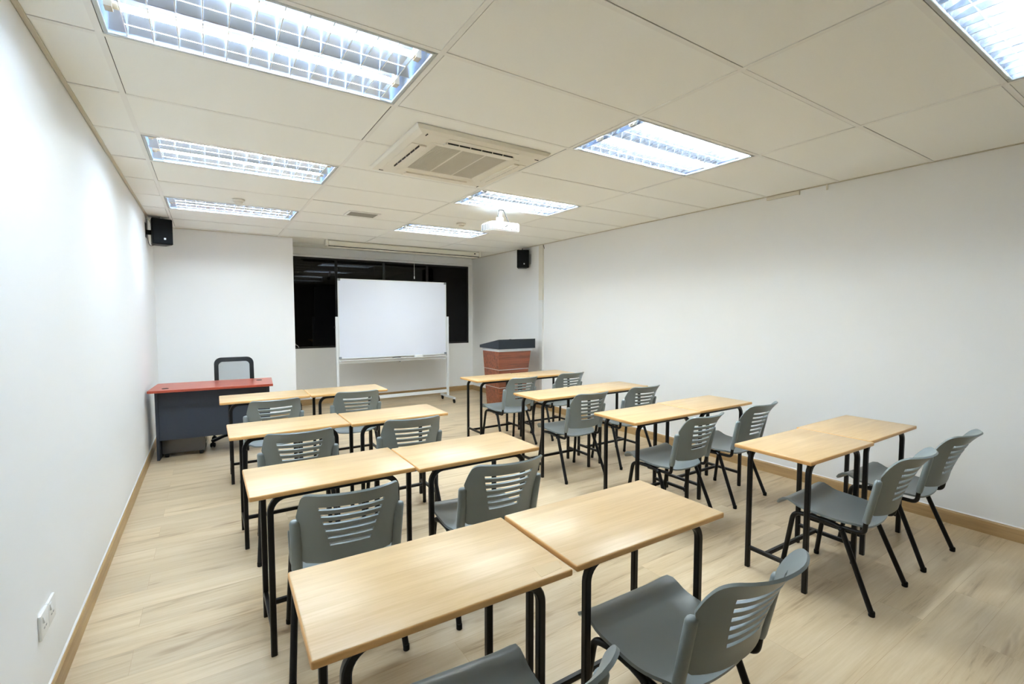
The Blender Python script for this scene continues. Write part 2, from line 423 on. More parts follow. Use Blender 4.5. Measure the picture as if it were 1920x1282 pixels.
# ------------------------------------------------------------------ ceiling lights
def make_light(label):
    root = thing('ceiling_light', label, 'light', group='recessed louvred ceiling lights')
    LX, LY = TX/2-.014, TY/2-.014          # half opening
    # rim
    bm = BM()
    w = .016
    for a in ((-LX, LX, -LY, -LY+w), (-LX, LX, LY-w, LY), (-LX, -LX+w, -LY+w, LY-w), (LX-w, LX, -LY+w, LY-w)):
        add_box(bm, a[0], a[1], a[2], a[3], 0, .012, bev=.002, seg=1)
    for sx in (-1, 1):
        for sy in (-1, 1): add_box(bm, sx*(LX-.03)-.02, sx*(LX-.03)+.02, sy*(LY-w*.5)-.004, sy*(LY-w*.5)+.004, -.003, .001)
    obj('light_rim', bm, M['lightframe'], root)
    # reflector: two curved troughs with end plates
    prof = []
    N = 9
    hw = (LY-.004)/2
    for s in (-1, 1):
        for i in range(N+1):
            t = -1+2*i/N
            prof.append((s*hw+t*hw*.985 if s < 0 else s*hw+t*hw*.985, .012+.088*(1-abs(t)**2.2)))
    bm = BM()
    xs = [-LX+.004, LX-.004]
    rows = [[bm.verts.new((x, y, z)) for y, z in prof] for x in xs]
    for j in range(len(prof)-1): bm.faces.new((rows[0][j], rows[0][j+1], rows[1][j+1], rows[1][j]))
    top = [[bm.verts.new((x, y, .104)) for y in (-LY+.004, LY-.004)] for x in xs]
    bm.faces.new((top[0][0], top[0][1], top[1][1], top[1][0]))
    for x in xs:
        v = [bm.verts.new(q) for q in ((x, -LY+.004, .004), (x, LY-.004, .004), (x, LY-.004, .104), (x, -LY+.004, .104))]
        bm.faces.new(v)
    for y in (-LY+.004, LY-.004):
        v = [bm.verts.new(q) for q in ((xs[0], y, .004), (xs[1], y, .004), (xs[1], y, .104), (xs[0], y, .104))]
        bm.faces.new(v)
    obj('reflector', bm, M['reflector'], root, 50)
    # tubes
    for s in (-1, 1):
        bm = BM(); sweep(bm, [(-LX+.07, s*hw, .047), (LX-.07, s*hw, .047)], circle(.013, 12))
        tb = obj('fluorescent_tube', bm, M['tube'], root, 40)
        for e in (-1, 1):
            bm = BM(); sweep(bm, [(e*(LX-.07), s*hw, .047), (e*(LX-.045), s*hw, .047)], circle(.0135, 12))
            add_box(bm, e*(LX-.035)-.012, e*(LX-.035)+.012, s*hw-.02, s*hw+.02, .03, .10)
            obj('lamp_holder', bm, M['holder'], tb, 40)
    # cross blades of both louvres (tapered, wider at the foot) with a long edge rail each side
    bm = BM()
    nb = 13
    for s in (-1, 1):
        for i in range(nb):
            x = (-LX+.075)+(2*LX-.15)*i/(nb-1)
            y0, y1 = s*hw-hw*.95, s*hw+hw*.95
            # V section: thick top edge, thin foot; ends cut to the trough
            zt, zb = .030, .004
            ring = []
            for y, k in ((y0, 0), (y0+.05, 1), (s*hw, 1.0), (y1-.05, 1), (y1, 0)):
                z1 = zb+(zt-zb)*(.35+.65*k)
                ring.append([bm.verts.new(v) for v in ((x-.002, y, z1), (x+.002, y, z1), (x+.002, y, zb), (x-.002, y, zb))])
            for r0, r1 in zip(ring, ring[1:]):
                for j in range(4): bm.faces.new((r0[j], r0[(j+1)%4], r1[(j+1)%4], r1[j])).material_index = j % 2
            bm.faces.new(ring[0]); bm.faces.new(ring[-1][::-1])
        for y in (s*hw-hw*.5, s*hw+hw*.5):
            add_box(bm, -LX+.07, LX-.07, y-.0007, y+.0007, .020, .023)
    obj('louvre', bm, [M['louvre'], M['louvre_face']], root)
    return root
names_l = {
 (0,0): 'twin-tube louvred ceiling light above the third desk row, on the socket side',
 (0,3): 'twin-tube louvred ceiling light between third and first desk rows, on the socket side',
 (0,6): 'twin-tube louvred ceiling light over the red-topped teacher desk',
 (2,-3): 'cut-off louvred ceiling light over the last desk row, beside the long bare wall',
 (2,0): 'louvred ceiling light over the third desk row, beside the air conditioner, lectern side',
 (2,3): 'louvred ceiling light directly above the white projector',
 (2,6): 'louvred ceiling light behind the projector, towards the screen case',
}
first = None; tube_meshes = None
for c, k in LIGHTS:
    loc = (TX*(c+.5), TY*(k+.5), H)
    if first is None:
        first = make_light(names_l[(c, k)]); first.location = loc
    else:
        r = copy_thing(first, loc, 0, names_l[(c, k)])
        if c == 2:                       # set for light balance: brighter tubes lectern side, dimmer over the last row
            for ch in r.children:
                if ch.name.startswith('fluorescent_tube'):
                    if tube_meshes is None: tube_meshes = {}
                    key = (ch.data.name, k < 0)
                    if key not in tube_meshes:
                        me = ch.data.copy(); me.materials.clear(); me.materials.append(M['tube_dim' if k < 0 else 'tube_bright']); tube_meshes[key] = me
                    ch.data = tube_meshes[key]

# ------------------------------------------------------------------ student desks
DW, DD, DH = .722, .424, .736
def make_desk(label):
    root = thing('student_desk', label, 'desk', group='student desks')
    bm = BM(); add_box(bm, -DW/2, DW/2, -DD/2, DD/2, DH-.022, DH, bev=.006, seg=3)
    for f in bm.faces:
        if abs(f.normal.z) < .6: f.material_index = 1
    bm.normal_update()
    for f in bm.faces: f.material_index = 0 if f.normal.z > .75 else 1
    obj('tabletop', bm, [M['beech'], M['beech_edge']], root, 45)
    lx, ly = DW/2-.082, DD/2-.052
    r = .065; zt = DH-.022-.0125
    sec = rect(.025, .025, .004)
    for sy in (-1, 1):
        for sx in (-1, 1):
            pts = [(sx*lx, sy*ly, 0), (sx*lx, sy*ly, zt-r)] + arc((sx*(lx-r), sy*ly, zt-r), (sx, 0, 0), (0, 0, 1), r, .2, PI/2, 6)
            bm = BM(); sweep(bm, pts, sec, (0, 1, 0)); obj('leg', bm, M['black'], root, 40)
        bm = BM(); sweep(bm, [(-lx+r, sy*ly, zt), (lx-r, sy*ly, zt)], sec, (0, 1, 0)); obj('top_rail', bm, M['black'], root)
    for sx in (-1, 1):
        bm = BM(); sweep(bm, [(sx*lx, -ly+.0125, .118), (sx*lx, ly-.0125, .118)], rect(.022, .022)); obj('end_bar', bm, M['black'], root)
    bm = BM(); sweep(bm, [(-lx+.011, .055, .118), (lx-.011, .055, .118)], rect(.022, .022)); obj('stretcher', bm, M['black'], root)
    return root
ROW = {'1': 'first row', '2': 'second row', '3': 'third row', '4': 'last row'}
def where(key):
    side = 'socket-wall block' if key[0] == 'L' else 'lectern block'
    half = ('wall' if key[0] == key[2] else 'aisle')
    return half, ROW[key[1]], side
DESKS = {
 'L4L': (.851, -.617, -.021), 'L4R': (1.591, -.623, -.011), 'L3L': (.800, .515, .003), 'L3R': (1.526, .478, .002),
 'L2L': (.767, 1.657, .004), 'L2R': (1.494, 1.624, -.004), 'L1L': (.745, 3.032, -.009), 'L1R': (1.472, 3.010, -.006),
 'R1L': (3.224, 3.024, .006), 'R1R': (3.952, 3.006, -.005), 'R2L': (3.137, 1.706, -.008), 'R2R': (3.862, 1.729, .007),
 'R3L': (3.156, .594, -.006), 'R3R': (3.889, .609, 0), 'R4L': (3.243, -.508, -.014), 'R4R': (3.972, -.492, 0)}
first = None
for kx, (x, y, a) in DESKS.items():
    half, row, side = where(kx)
    lab = f'pale beech student desk, {half} half of the {row}, {side}'
    if first is None:
        first = make_desk(lab); first.location = (x, y, 0); first.rotation_euler.z = a
        d0 = first
    else:
        copy_thing(first, (x, y, 0), a, lab)
# worn sticker patch on one table corner
bm = BM()
prism(bm, [(.255, -.200), (.335, -.190), (.350, -.150), (.262, -.142)], 'z', DH, DH+.0004)
obj('sticker_patch', bm, M['tan'], d0)

# ------------------------------------------------------------------ student chairs
def back_pt(x, s):
    """point on the backrest sheet; s 0..1 from bottom to top, x sideways"""
    y = -.432-.078*s-.055*s*s
    z = .485+.318*s
    u = x/.2
    y += .080*abs(u)**2.4*(0.6+.4*s)
    if s > .75: y -= .018*((s-.75)/.25)**2
    return Vector((x, y, z))
def half_w(s):
    w = .198 if s < .62 else .205-.020*(s-.62)/.38
    r = .085
    if s > 1-r:
        q = (s-(1-r))/r; w -= .024*(1-math.sqrt(max(0, 1-q*q)))
    if s < .05: w -= .03*(1-s/.05)
    return w
def make_chair(label):
    root = thing('student_chair', label, 'chair', group='grey student chairs')
    # --- seat shell
    bm = BM(); nx, ny = 16, 18
    def seat_pt(u, v, lift=0.0):
        w = .222
        if v < .14: w -= .035*(1-math.sqrt(max(0, 1-((.14-v)/.14)**2)))
        if v > .62: w -= .075*((v-.62)/.38)**2.2
        y = .055-.42*v
        y += -.012*(1-u*u)*(v > .5)*((v-.5)/.5)         # D-shaped rear edge
        y += .010*(1-u*u)*(1-v)
        z = .418 - .020*v
        z += .022*math.exp(-((v-.16)/.10)**2)             # front swell
        if v < .12: z -= .032*((.12-v)/.12)**2            # waterfall front edge
        z += .014*abs(u)**3*(1-.4*v)                       # dished sides
        z -= .010*math.exp(-((v-.62)/.25)**2)*(1-u*u)
        if v > .9: z -= .008*((v-.9)/.1)
        return Vector((u*w, y, z+lift))
    grid = [[bm.verts.new(seat_pt(-1+2*i/nx, j/ny)) for i in range(nx+1)] for j in range(ny+1)]
    for j in range(ny):
        for i in range(nx): bm.faces.new((grid[j][i], grid[j][i+1], grid[j+1][i+1], grid[j+1][i]))
    bm.normal_update()
    if bm.faces[:][0].normal.z > 0: bmesh.ops.reverse_faces(bm, faces=bm.faces[:])
    bmesh.ops.solidify(bm, geom=bm.faces[:], thickness=.011)
    # three grip ribs on each front corner
    for sx in (-1, 1):
        for q in range(3):
            sweep(bm, [seat_pt(sx*(.80+.065*q), .08+.04*k, .0008) for k in range(6)], circle(.0024, 6))
    obj('seat', bm, M['grey'], root, 40)
    # --- backrest with six slots
    rows = []   # s, is_slot_row_above
    s_list = [0, .03, .06, .12, .17]
    slots = []
    s = .215
    for k in range(6):
        slots.append((s, s+.050)); s += .108
    cuts = sorted({round(a, 4) for sl in slots for a in sl})
    s_list = s_list + cuts + [.86, .90, .93, .955, .975, .99, 1.0]
    bm = BM()
    nl, nc = 4, 8
    rws = []
    for sv in s_list:
        wv = half_w(sv); kw = min(.078+.052*min(max((sv-.2)/.6, 0), 1), wv*.8)
        xs = [-wv+(wv-kw)*i/nl for i in range(nl)] + [-kw+2*kw*i/nc for i in range(nc)] + [kw+(wv-kw)*i/nl for i in range(nl+1)]
        r = []
        for x in xs:
            p = back_pt(x, sv)
            if sv <= .06: p.z += -.012*(1-(x/.2)**2)*(1-sv/.06)   # lower edge bows down in the middle
            r.append(bm.verts.new(p))
        rws.append(r)
    slotset = {round(a, 4) for a, b in slots}
    for j in range(len(rws)-1):
        hole = round(s_list[j], 4) in slotset
        for i in range(len(rws[0])-1):
            if hole and nl <= i < nl+nc: continue
            bm.faces.new((rws[j][i], rws[j][i+1], rws[j+1][i+1], rws[j+1][i]))
    bm.normal_update()
    bmesh.ops.solidify(bm, geom=bm.faces[:], thickness=.009)
    # sockets at both sides
    for sx in (-1, 1):
        p0 = back_pt(sx*.200, -.115); p1 = back_pt(sx*.206, .60)
        d = (p1-p0).normalized()
        pts = [p0, p0+d*.012, p1-d*.012, p1-d*.003, p1]
        ring = []
        for p, k in zip(pts, (.92, 1, 1, .85, .5)):
            ring.append((p, k))
        sec = circle(.0215, 12, .0165)
        rr = []
        a = Vector((1, 0, 0)); b = d.cross(a).normalized()
        for p, k in ring: rr.append([bm.verts.new(p+a*(x*k)+b*(y*k)) for x, y in sec])
        for r0, r1 in zip(rr, rr[1:]):
            for q in range(12): bm.faces.new((r0[q], r0[(q+1)%12], r1[(q+1)%12], r1[q]))
        bm.faces.new(rr[0][::-1]); bm.faces.new(rr[-1])
    obj('backrest', bm, M['grey'], root, 50)
    # --- frame
    sec = circle(.0125, 12, .0140)
    for sx in (-1, 1):
        xr = sx*.196
        # front leg
        pts = fillet([(sx*.224, .012, 0.012), (sx*.205, -.040, .385), (xr, -.110, .392)], .045, 6)
        bm = BM(); sweep(bm, pts, sec, (1, 0, 0)); lg = obj('leg', bm, M['black'], root, 50)
        bm = BM(); lathe(bm, [(.012, 0), (.0142, .002), (.0142, .024), (.0125, .027)], 10, 0, Matrix.Translation((sx*.224, .012, 0))); obj('foot_cap', bm, M['rubber'], lg, 40)
        # rear leg
        pts = fillet([(sx*.229, -.428, .012), (sx*.203, -.272, .385), (xr, -.20, .392)], .045, 6)
        bm = BM(); sweep(bm, pts, sec, (1, 0, 0)); lg = obj('leg', bm, M['black'], root, 50)
        bm = BM(); lathe(bm, [(.012, 0), (.0142, .002), (.0142, .024), (.0125, .027)], 10, 0, Matrix.Translation((sx*.229, -.428, 0))); obj('foot_cap', bm, M['rubber'], lg, 40)
        # side rail between the bends
        bm = BM(); sweep(bm, [(xr, -.108, .392), (xr, -.202, .392)], sec, (1, 0, 0)); obj('seat_rail', bm, M['black'], root, 50)
        # upright into the socket
        pb = back_pt(sx*.200, .05)
        pts = fillet([(xr*.96, -.17, .380), (xr, -.372, .386), back_pt(sx*.200, -.13), pb], .045, 6)
        bm = BM(); sweep(bm, pts, circle(.0115, 10), (1, 0, 0))
        lathe(bm, [(.010, 0), (.010, .016), (.006, .02)], 10, 0, Matrix.Translation((xr+sx*.010, -.275, .378)) @ Matrix.Rotation(sx*PI/2, 4, 'Y'))
        obj('back_upright', bm, M['black'], root, 50)
    for y in (-.115, -.215):
        bm = BM(); sweep(bm, [(-.194, y, .385), (.194, y, .385)], circle(.010, 8)); obj('cross_bar', bm, M['black'], root, 50)
    return root
CHAIRS = {
 'L4L': (.882, -.680, -.085), 'L4R': (1.602, -.690, -.02), 'L3L': (.829, .520, -.090), 'L3R': (1.534, .484, -.063),
 'L2L': (.795, 1.624, -.072), 'L2R': (1.503, 1.603, -.097), 'L1L': (.754, 2.852, .014), 'L1R': (1.474, 2.930, -.074),
 'R1L': (3.198, 2.888, .050), 'R1R': (3.925, 2.919, .008), 'R2L': (3.160, 1.718, -.006), 'R2R': (3.868, 1.724, -.050),
 'R3L': (3.172, .604, .020), 'R3R': (3.888, .620, .050), 'R4L': (3.247, -.511, .028), 'R4R': (4.000, -.510, -.022)}
first = None
for kx, (x, y, a) in CHAIRS.items():
    half, row, side = where(kx)
    lab = f'grey plastic slotted-back chair at the {half} desk of the {row}, {side}'
    if first is None:
        first = make_chair(lab); first.location = (x, y, 0); first.rotation_euler.z = a
    else:
        copy_thing(first, (x, y, 0), a, lab)

# ------------------------------------------------------------------ teacher desk
t = thing('teacher_desk', 'red cherry-topped office desk with charcoal panels in the room corner', 'desk', (.368, 4.145, 0), -.075)
W, D, Hh = 1.10, .60, .74
obj('desktop', add_box(BM(), -W/2, W/2, -D/2, D/2, Hh-.025, Hh, bev=.003), M['cherry'], t)
for sx in (-1, 1):
    obj('side_panel', add_box(BM(), sx*(W/2-.045)-.0125, sx*(W/2-.045)+.0125, -D/2+.17, D/2-.03, 0, Hh-.025, bev=.001), M['charcoal'], t)
    bm = BM(); lathe(bm, [(.03, 0), (.03, .003), (.024, .004), (.022, .002)], 18, 0, Matrix.Translation((sx*(W/2-.13), -D/2+.13 if sx < 0 else D/2-.20, Hh)))
    obj('cable_grommet', bm, M['darkplastic'], t, 40)
obj('modesty_panel', add_box(BM(), -W/2+.058, W/2-.058, -D/2+.185, -D/2+.203, .20, Hh-.025), M['charcoal'], t)
# plastic wrapped mobile pedestal
t = thing('mobile_pedestal', 'dark grey mobile pedestal wrapped in clear film under the red desk', 'cabinet', (.085, 4.335, 0), -.075)
bm = BM(); add_box(bm, -.19, .19, -.22, .17, .04, .56, bev=.012, seg=2)
obj('body', bm, M['wrap'], t, 40)
for i in range(3): obj('drawer_front', add_box(BM(), -.18, .18, .170, .184, .07+.163*i, .225+.163*i, bev=.002), M['wrap'], t)
for sx in (-1, 1):
    for sy in (-1, 1):
        bm = BM(); lathe(bm, [(.022, -.016), (.025, -.012), (.025, .012), (.022, .016)], 16, 0, Matrix.Translation((sx*.150, sy*.165-.025, .025)) @ Matrix.Rotation(PI/2, 4, 'Y'))
        add_box(bm, sx*.150-.02, sx*.150+.02, sy*.165-.045, sy*.165-.005, .032, .041)
        obj('caster', bm, M['rubber'], t, 40)

# ------------------------------------------------------------------ office chair
t = thing('office_chair', 'black mesh-back swivel chair behind the red desk', 'chair', (.565, 4.50, 0), -.03)
def rr(w, h, r, n=6):
    o = []
    for cx, cz, a in ((w/2-r, h-r, 0), (-w/2+r, h-r, PI/2), (-w/2+r, r, PI), (w/2-r, r, 1.5*PI)):
        for i in range(n+1): o.append((cx+r*math.cos(a+PI/2*i/n), cz+r*math.sin(a+PI/2*i/n)))
    return o
# back: rounded frame; chair faces -y (towards the desk), so its back stands at +y
def bpt(x, z): return Vector((x, .24+.10*((z)/.5)**2-.03*(1-(x/.2)**2)*0-.04*(x/.2)**2, .50+z))
outer, inner = rr(.415, .47, .07), rr(.325, .375, .045)
inner = [(x, z+.045) for x, z in inner]
bm = BM()
o0 = [bm.verts.new(bpt(x, z)+Vector((0, -.014, 0))) for x, z in outer]; i0 = [bm.verts.new(bpt(x, z)+Vector((0, -.014, 0))) for x, z in inner]
o1 = [bm.verts.new(bpt(x, z)+Vector((0, .014, 0))) for x, z in outer]; i1 = [bm.verts.new(bpt(x, z)+Vector((0, .014, 0))) for x, z in inner]
n = len(outer)
for j in range(n):
    k = (j+1) % n
    bm.faces.new((o0[j], o0[k], i0[k], i0[j])); bm.faces.new((o1[j], i1[j], i1[k], o1[k]))
    bm.faces.new((o0[j], o1[j], o1[k], o0[k])); bm.faces.new((i0[j], i0[k], i1[k], i1[j]))
bf = obj('back_frame', bm, M['darkplastic'], t, 40)
bm = BM(); cols_ = 10; rws = []
for j in range(11):
    z = .04+.385*j/10; rws.append([bm.verts.new(bpt(-.168+.336*i/cols_, z)) for i in range(cols_+1)])
for j in range(10):
    for i in range(cols_): bm.faces.new((rws[j][i], rws[j][i+1], rws[j+1][i+1], rws[j+1][i]))
obj('back_mesh', bm, M['meshback'], t, 60)
bm = BM(); add_box(bm, -.23, .23, -.24, .22, .43, .50, bev=.03, seg=3); obj('seat', bm, M['darkplastic'], t, 40)
bm = BM(); sweep(bm, fillet([(0, .10, .40), (0, .30, .40), (0, .285, .62)], .08), rect(.06, .02, .004), (1, 0, 0)); obj('back_support', bm, M['darkplastic'], t, 40)
bm = BM(); lathe(bm, [(.03, .11), (.03, .25), (.018, .25), (.018, .43)], 14); obj('gas_column', bm, M['darkplastic'], t, 40)
for i in range(5):
    a = 2*PI*i/5+3.75
    d = Vector((math.cos(a), math.sin(a), 0))
    bm = BM(); sweep(bm, [d*.02+Vector((0, 0, .105)), d*.16+Vector((0, 0, .098)), d*.29+Vector((0, 0, .072))], rect(.045, .03, .008)); lg = obj('base_arm', bm, M['darkplastic'], t, 40)
    bm = BM()
    for q in (-1, 1):
        lathe(bm, [(.022, -.008), (.026, -.005), (.026, .005), (.022, .008)], 16, 0, Matrix.Translation(d*.285+Vector((0, 0, .026))) @ Matrix.Rotation(a+.6, 4, 'Z') @ Matrix.Translation((0, q*.014, 0)) @ Matrix.Rotation(PI/2, 4, 'X'))
    add_box(bm, d.x*.285-.010, d.x*.285+.010, d.y*.285-.010, d.y*.285+.010, .03, .065)
    obj('caster', bm, M['rubber'], lg, 40)

# ------------------------------------------------------------------ whiteboard on wheels
BX0, BX1, BY = 1.975, 3.755, 5.55
t = thing('whiteboard_stand', 'large blank whiteboard on a wheeled silver stand before the dark window', 'whiteboard', ((BX0+BX1)/2, BY, 0))
hw = (BX1-BX0)/2
z0, z1 = .815, 2.035
obj('board_face', add_box(BM(), -hw+.012, hw-.012, -.006, .006, z0+.012, z1-.012), M['board'], t)
bm = BM()
for a in ((-hw, hw, z0, z0+.016), (-hw, hw, z1-.016, z1), (-hw, -hw+.016, z0, z1), (hw-.016, hw, z0, z1)):
    add_box(bm, a[0], a[1], -.011, .011, a[2], a[3], bev=.002, seg=1)
obj('board_frame', bm, M['alu'], t)
for sx in (-1, 1):
    for z in (z0, z1):
        s = 1 if z == z0 else -1
        bm = BM(); add_box(bm, sx*hw-(sx > 0)*.040-.001, sx*hw+(sx < 0)*.040+.001, -.0135, .0135, min(z-.001*s, z+.034*s), max(z-.001*s, z+.034*s), bev=.004)
        obj('corner_cap', bm, M['alu_dark'], t)
    px = sx*(hw+.022)
    obj('post', add_box(BM(), px-.018, px+.018, -.018, .018, .085, 1.458, bev=.003), M['alu'], t)
    ft = obj('foot', add_box(BM(), px-.02, px+.02, -.27, .27, .07, .10, bev=.003), M['alu'], t)
    bm = BM(); lathe(bm, [(.008, 0), (.016, .004), (.016, .016), (.008, .02)], 12, 0, Matrix.Translation((sx*(hw+.042), 0, 1.30)) @ Matrix.Rotation(sx*PI/2, 4, 'Y')); obj('pivot_knob', bm, M['darkplastic'], t, 40)
    for sy in (-1, 1):
        bm = BM(); lathe(bm, [(.026, -.012), (.032, -.008), (.032, .008), (.026, .012)], 18, 0, Matrix.Translation((px, sy*.235-.015, .032)) @ Matrix.Rotation(PI/2, 4, 'Y'))
        lathe(bm, [(.012, .055), (.012, .075)], 10, 0, Matrix.Translation((px, sy*.235, 0)))
        add_box(bm, px-.016, px+.016, sy*.235-.022, sy*.235+.010, .034, .060, bev=.003)
        obj('caster', bm, M['rubber'], ft, 40)
bm = BM(); add_box(bm, -hw, hw, -.016, .016, .740, .790, bev=.003); add_box(bm, -hw+.03, hw-.03, -.06, -.014, .786, .791); add_box(bm, -hw+.03, hw-.03, -.062, -.058, .786, .80)
obj('pen_tray', bm, M['alu'], t)
obj('lower_rail', add_box(BM(), -hw, hw, -.016, .016, .155, .205, bev=.003), M['alu'], t)
bm = BM(); lathe(bm, [(.006, 0), (.006, .03), (.011, .034), (.011, .045)], 12, 0, Matrix.Translation((.05, -.014, .735)) @ Matrix.Rotation(PI/2, 4, 'X')); obj('latch', bm, M['steel'], t, 40)
# eraser and marker on the tray
bm = BM(); add_box(bm, -.065, .065, -.02, .02, 0, .012, 1); add_box(bm, -.065, .065, -.02, .02, .012, .032, 0, bev=.0)
e = obj('whiteboard_eraser', bm, [M['white'], M['lightgrey']], None, loc=(3.235, BY-.036, .7915)); tag(e, 'white eraser block lying on the whiteboard tray', 'eraser')
bm = BM(); sweep(bm, [(-.065, 0, .008), (.065, 0, .008)], circle(.008, 10))
mk = thing('marker_pen', 'thin black marker pen lying on the whiteboard tray', 'pen', (2.86, BY-.036, .791), .03)
obj('barrel', bm, M['darkplastic'], mk, 40)
bm = BM(); sweep(bm, [(.03, 0, .008), (.07, 0, .008)], circle(.0088, 10)); obj('cap', bm, M['slate'], mk, 40)

# ------------------------------------------------------------------ lectern
t = thing('lectern', 'tapering walnut lectern with a dark slanted top near the trunking', 'lectern', (3.915, 4.065, 0))
bt = [(0, .005), (.575, .005), (.575, .485), (0, .485)]              # top outline of the body
bb = [(.035, .04), (.455, .04), (.455, .41), (.035, .41)]
def taper(zlo, zhi):
    bm = BM(); k0, k1 = zlo/.938, zhi/.938
    L = lambda k: [(a[0]*(1-k)+b[0]*k, a[1]*(1-k)+b[1]*k) for a, b in zip(bb, bt)]
    r0 = [bm.verts.new((x, y, zlo)) for x, y in L(k0)]; r1 = [bm.verts.new((x, y, zhi)) for x, y in L(k1)]
    for j in range(4): bm.faces.new((r0[j], r0[(j+1)%4], r1[(j+1)%4], r1[j]))
    bm.faces.new(r0[::-1]); bm.faces.new(r1); return bm
for zl, zh in ((.03, .392), (.402, .662), (.672, .938)):
    obj('body_panel', taper(zl, zh), M['walnut'], t)
def band(zlo, zhi, out):
    bm = taper(zlo, zhi); c = Vector((.28, .24, 0))
    for v in bm.verts: v.co.x = c.x+(v.co.x-c.x)*out; v.co.y = c.y+(v.co.y-c.y)*out
    return bm
for zl in (.392, .662): obj('silver_strip', band(zl, zl+.010, .997), M['silver'], t)
obj('plinth', band(0, .03, .97), M['slate'], t)
obj('collar', add_box(BM(), .0, .60, .0, .50, .938, .982), M['lightgrey'], t)
bm = BM(); prism(bm, [(-.015, .978), (.565, .978), (.565, 1.020), (-.015, 1.122)], 'x', -.012, .645); 
obj('reading_top', bm, M['slate'], t)
bm = BM(); add_box(bm, .19, .215, .0, .015, 1.117, 1.124); add_box(bm, .30, .40, .0, .02, 1.114, 1.121); obj('paper_stop', bm, M['slit'], t)

# ------------------------------------------------------------------ speakers
def make_speaker(label, loc, rotz):
    t = thing('wall_speaker', label, 'speaker', loc, rotz, 'wall speakers')
    w, h, d = .195, .285, .18
    bm = BM()
    prism(bm, [(-w/2, 0), (w/2, 0), (w/2*.72, d), (-w/2*.72, d)], 'z', -h/2, h/2)
    bmesh.ops.bevel(bm, geom=bm.edges[:], offset=.006, segments=2, affect='EDGES')
    obj('cabinet', bm, M['darkplastic'], t, 40)
    obj('grille', add_box(BM(), -w/2+.006, w/2-.006, -.010, .002, -h/2+.006, h/2-.006, bev=.005), M['speaker'], t)
    obj('badge', add_box(BM(), .008, .028, -.013, -.010, -h/2+.052, -h/2+.072, bev=.001), M['silver'], t)
    # bracket: U yoke and arm to the wall
    bm = BM(); sweep(bm, fillet([(0, .05, h/2), (0, .05, h/2+.018), (0, .20, h/2+.018), (0, .20, -h/2+.06)], .02), rect(.03, .006, .001), (1, 0, 0))
    obj('bracket', bm, M['darkplastic'] if rotz < 0.01 else M['lightgrey'], t, 40)
    return t
sp = make_speaker('black wall speaker in the corner above the red desk', (-.075, 4.72, 2.415), .28)
bm = BM(); sweep(bm, [(-.15, .0, -.02), (-.02, .17, 0)], rect(.04, .05)); add_box(bm, -.152, -.146, -.05, .05, -.08, .08)
arm = obj('wall_plate', bm, M['darkplastic'], sp, rotz=-.28)
sp2 = make_speaker('black wall speaker high above the lectern', (4.60, 4.45, 2.385), -.50)
bm = BM(); sweep(bm, [(.143, .03, 0), (.05, .17, 0)], rect(.04, .05)); add_box(bm, .138, .143, -.03, .09, -.08, .08)
obj('wall_plate', bm, M['lightgrey'], sp2, rotz=.50)
# cable of the corner speaker
bm = BM(); sweep(bm, fillet([(XL+.006, 4.86, 2.56), (XL+.006, 4.80, 2.40), (XL+.02, 4.80, 2.24), (-.12, 4.82, 2.30)], .05), circle(.003, 6))
tag(obj('speaker_cord', bm, M['darkplastic']), 'thin black cord drooping beside the corner speaker above the red desk', 'cord')

# ------------------------------------------------------------------ projector
t = thing('projector', 'white ceiling projector hanging from a short pole', 'projector', (2.92, 2.40, H))
bm = BM()
prism(bm, [(-.17, -.10), (-.13, -.135), (.16, -.135), (.17, -.10), (.17, .10), (-.17, .10)], 'z', -.235, -.145)
bmesh.ops.bevel(bm, geom=bm.edges[:], offset=.010, segments=3, affect='EDGES')
obj('body', bm, M['white'], t, 40)
bm = BM()
for i in range(5): add_box(bm, -.1715, -.1695, -.08+.033*i, -.06+.033*i, -.222, -.162)
for i in range(2): add_box(bm, -.160+.016*i, -.152+.016*i, -.136+.012*(1-i), -.125+.012*(1-i), -.222, -.165)
obj('side_vent', bm, M['alu_dark'], t)
bm = BM()
for x, w in ((-.06, .022), (-.015, .01), (.02, .014), (.055, .014), (.085, .008)): add_box(bm, x, x+w, -.1365, -.134, -.222, -.214)
add_box(bm, .115, .121, -.1365, -.134, -.226, -.206); add_box(bm, .112, .130, -.1365, -.134, -.209, -.203)
obj('port', bm, M['slit'], t)
bm = BM(); sweep(bm, [(-.018, -.136, -.197), (.012, -.139, -.178)], circle(.005, 8)); obj('plug', bm, M['slit'], t, 40)
bm = BM(); lathe(bm, [(.022, 0), (.022, -.075), (.038, -.08), (.040, -.115), (.034, -.132), (.034, -.140)], 18); obj('mount_pole', bm, M['white'], t, 40)
bm = BM(); add_box(bm, -.085, .085, -.07, .07, -.145, -.136, bev=.002); obj('mount_plate', bm, M['alu_dark'], t)
bm = BM(); sweep(bm, fillet([(-.035, -.02, -.08), (-.022, -.025, -.004), (.03, -.025, -.004), (.08, -.06, -.142)], .012), circle(.0045, 6)); obj('cable', bm, M['darkplastic'], t, 40)
bm = BM(); lathe(bm, [(.035, .02), (.038, 0), (.036, -.03), (.030, -.032)], 20, 0, Matrix.Translation((-.06, .112, -.19)) @ Matrix.Rotation(PI/2, 4, 'X')); obj('lens', bm, M['slit'], t, 40)

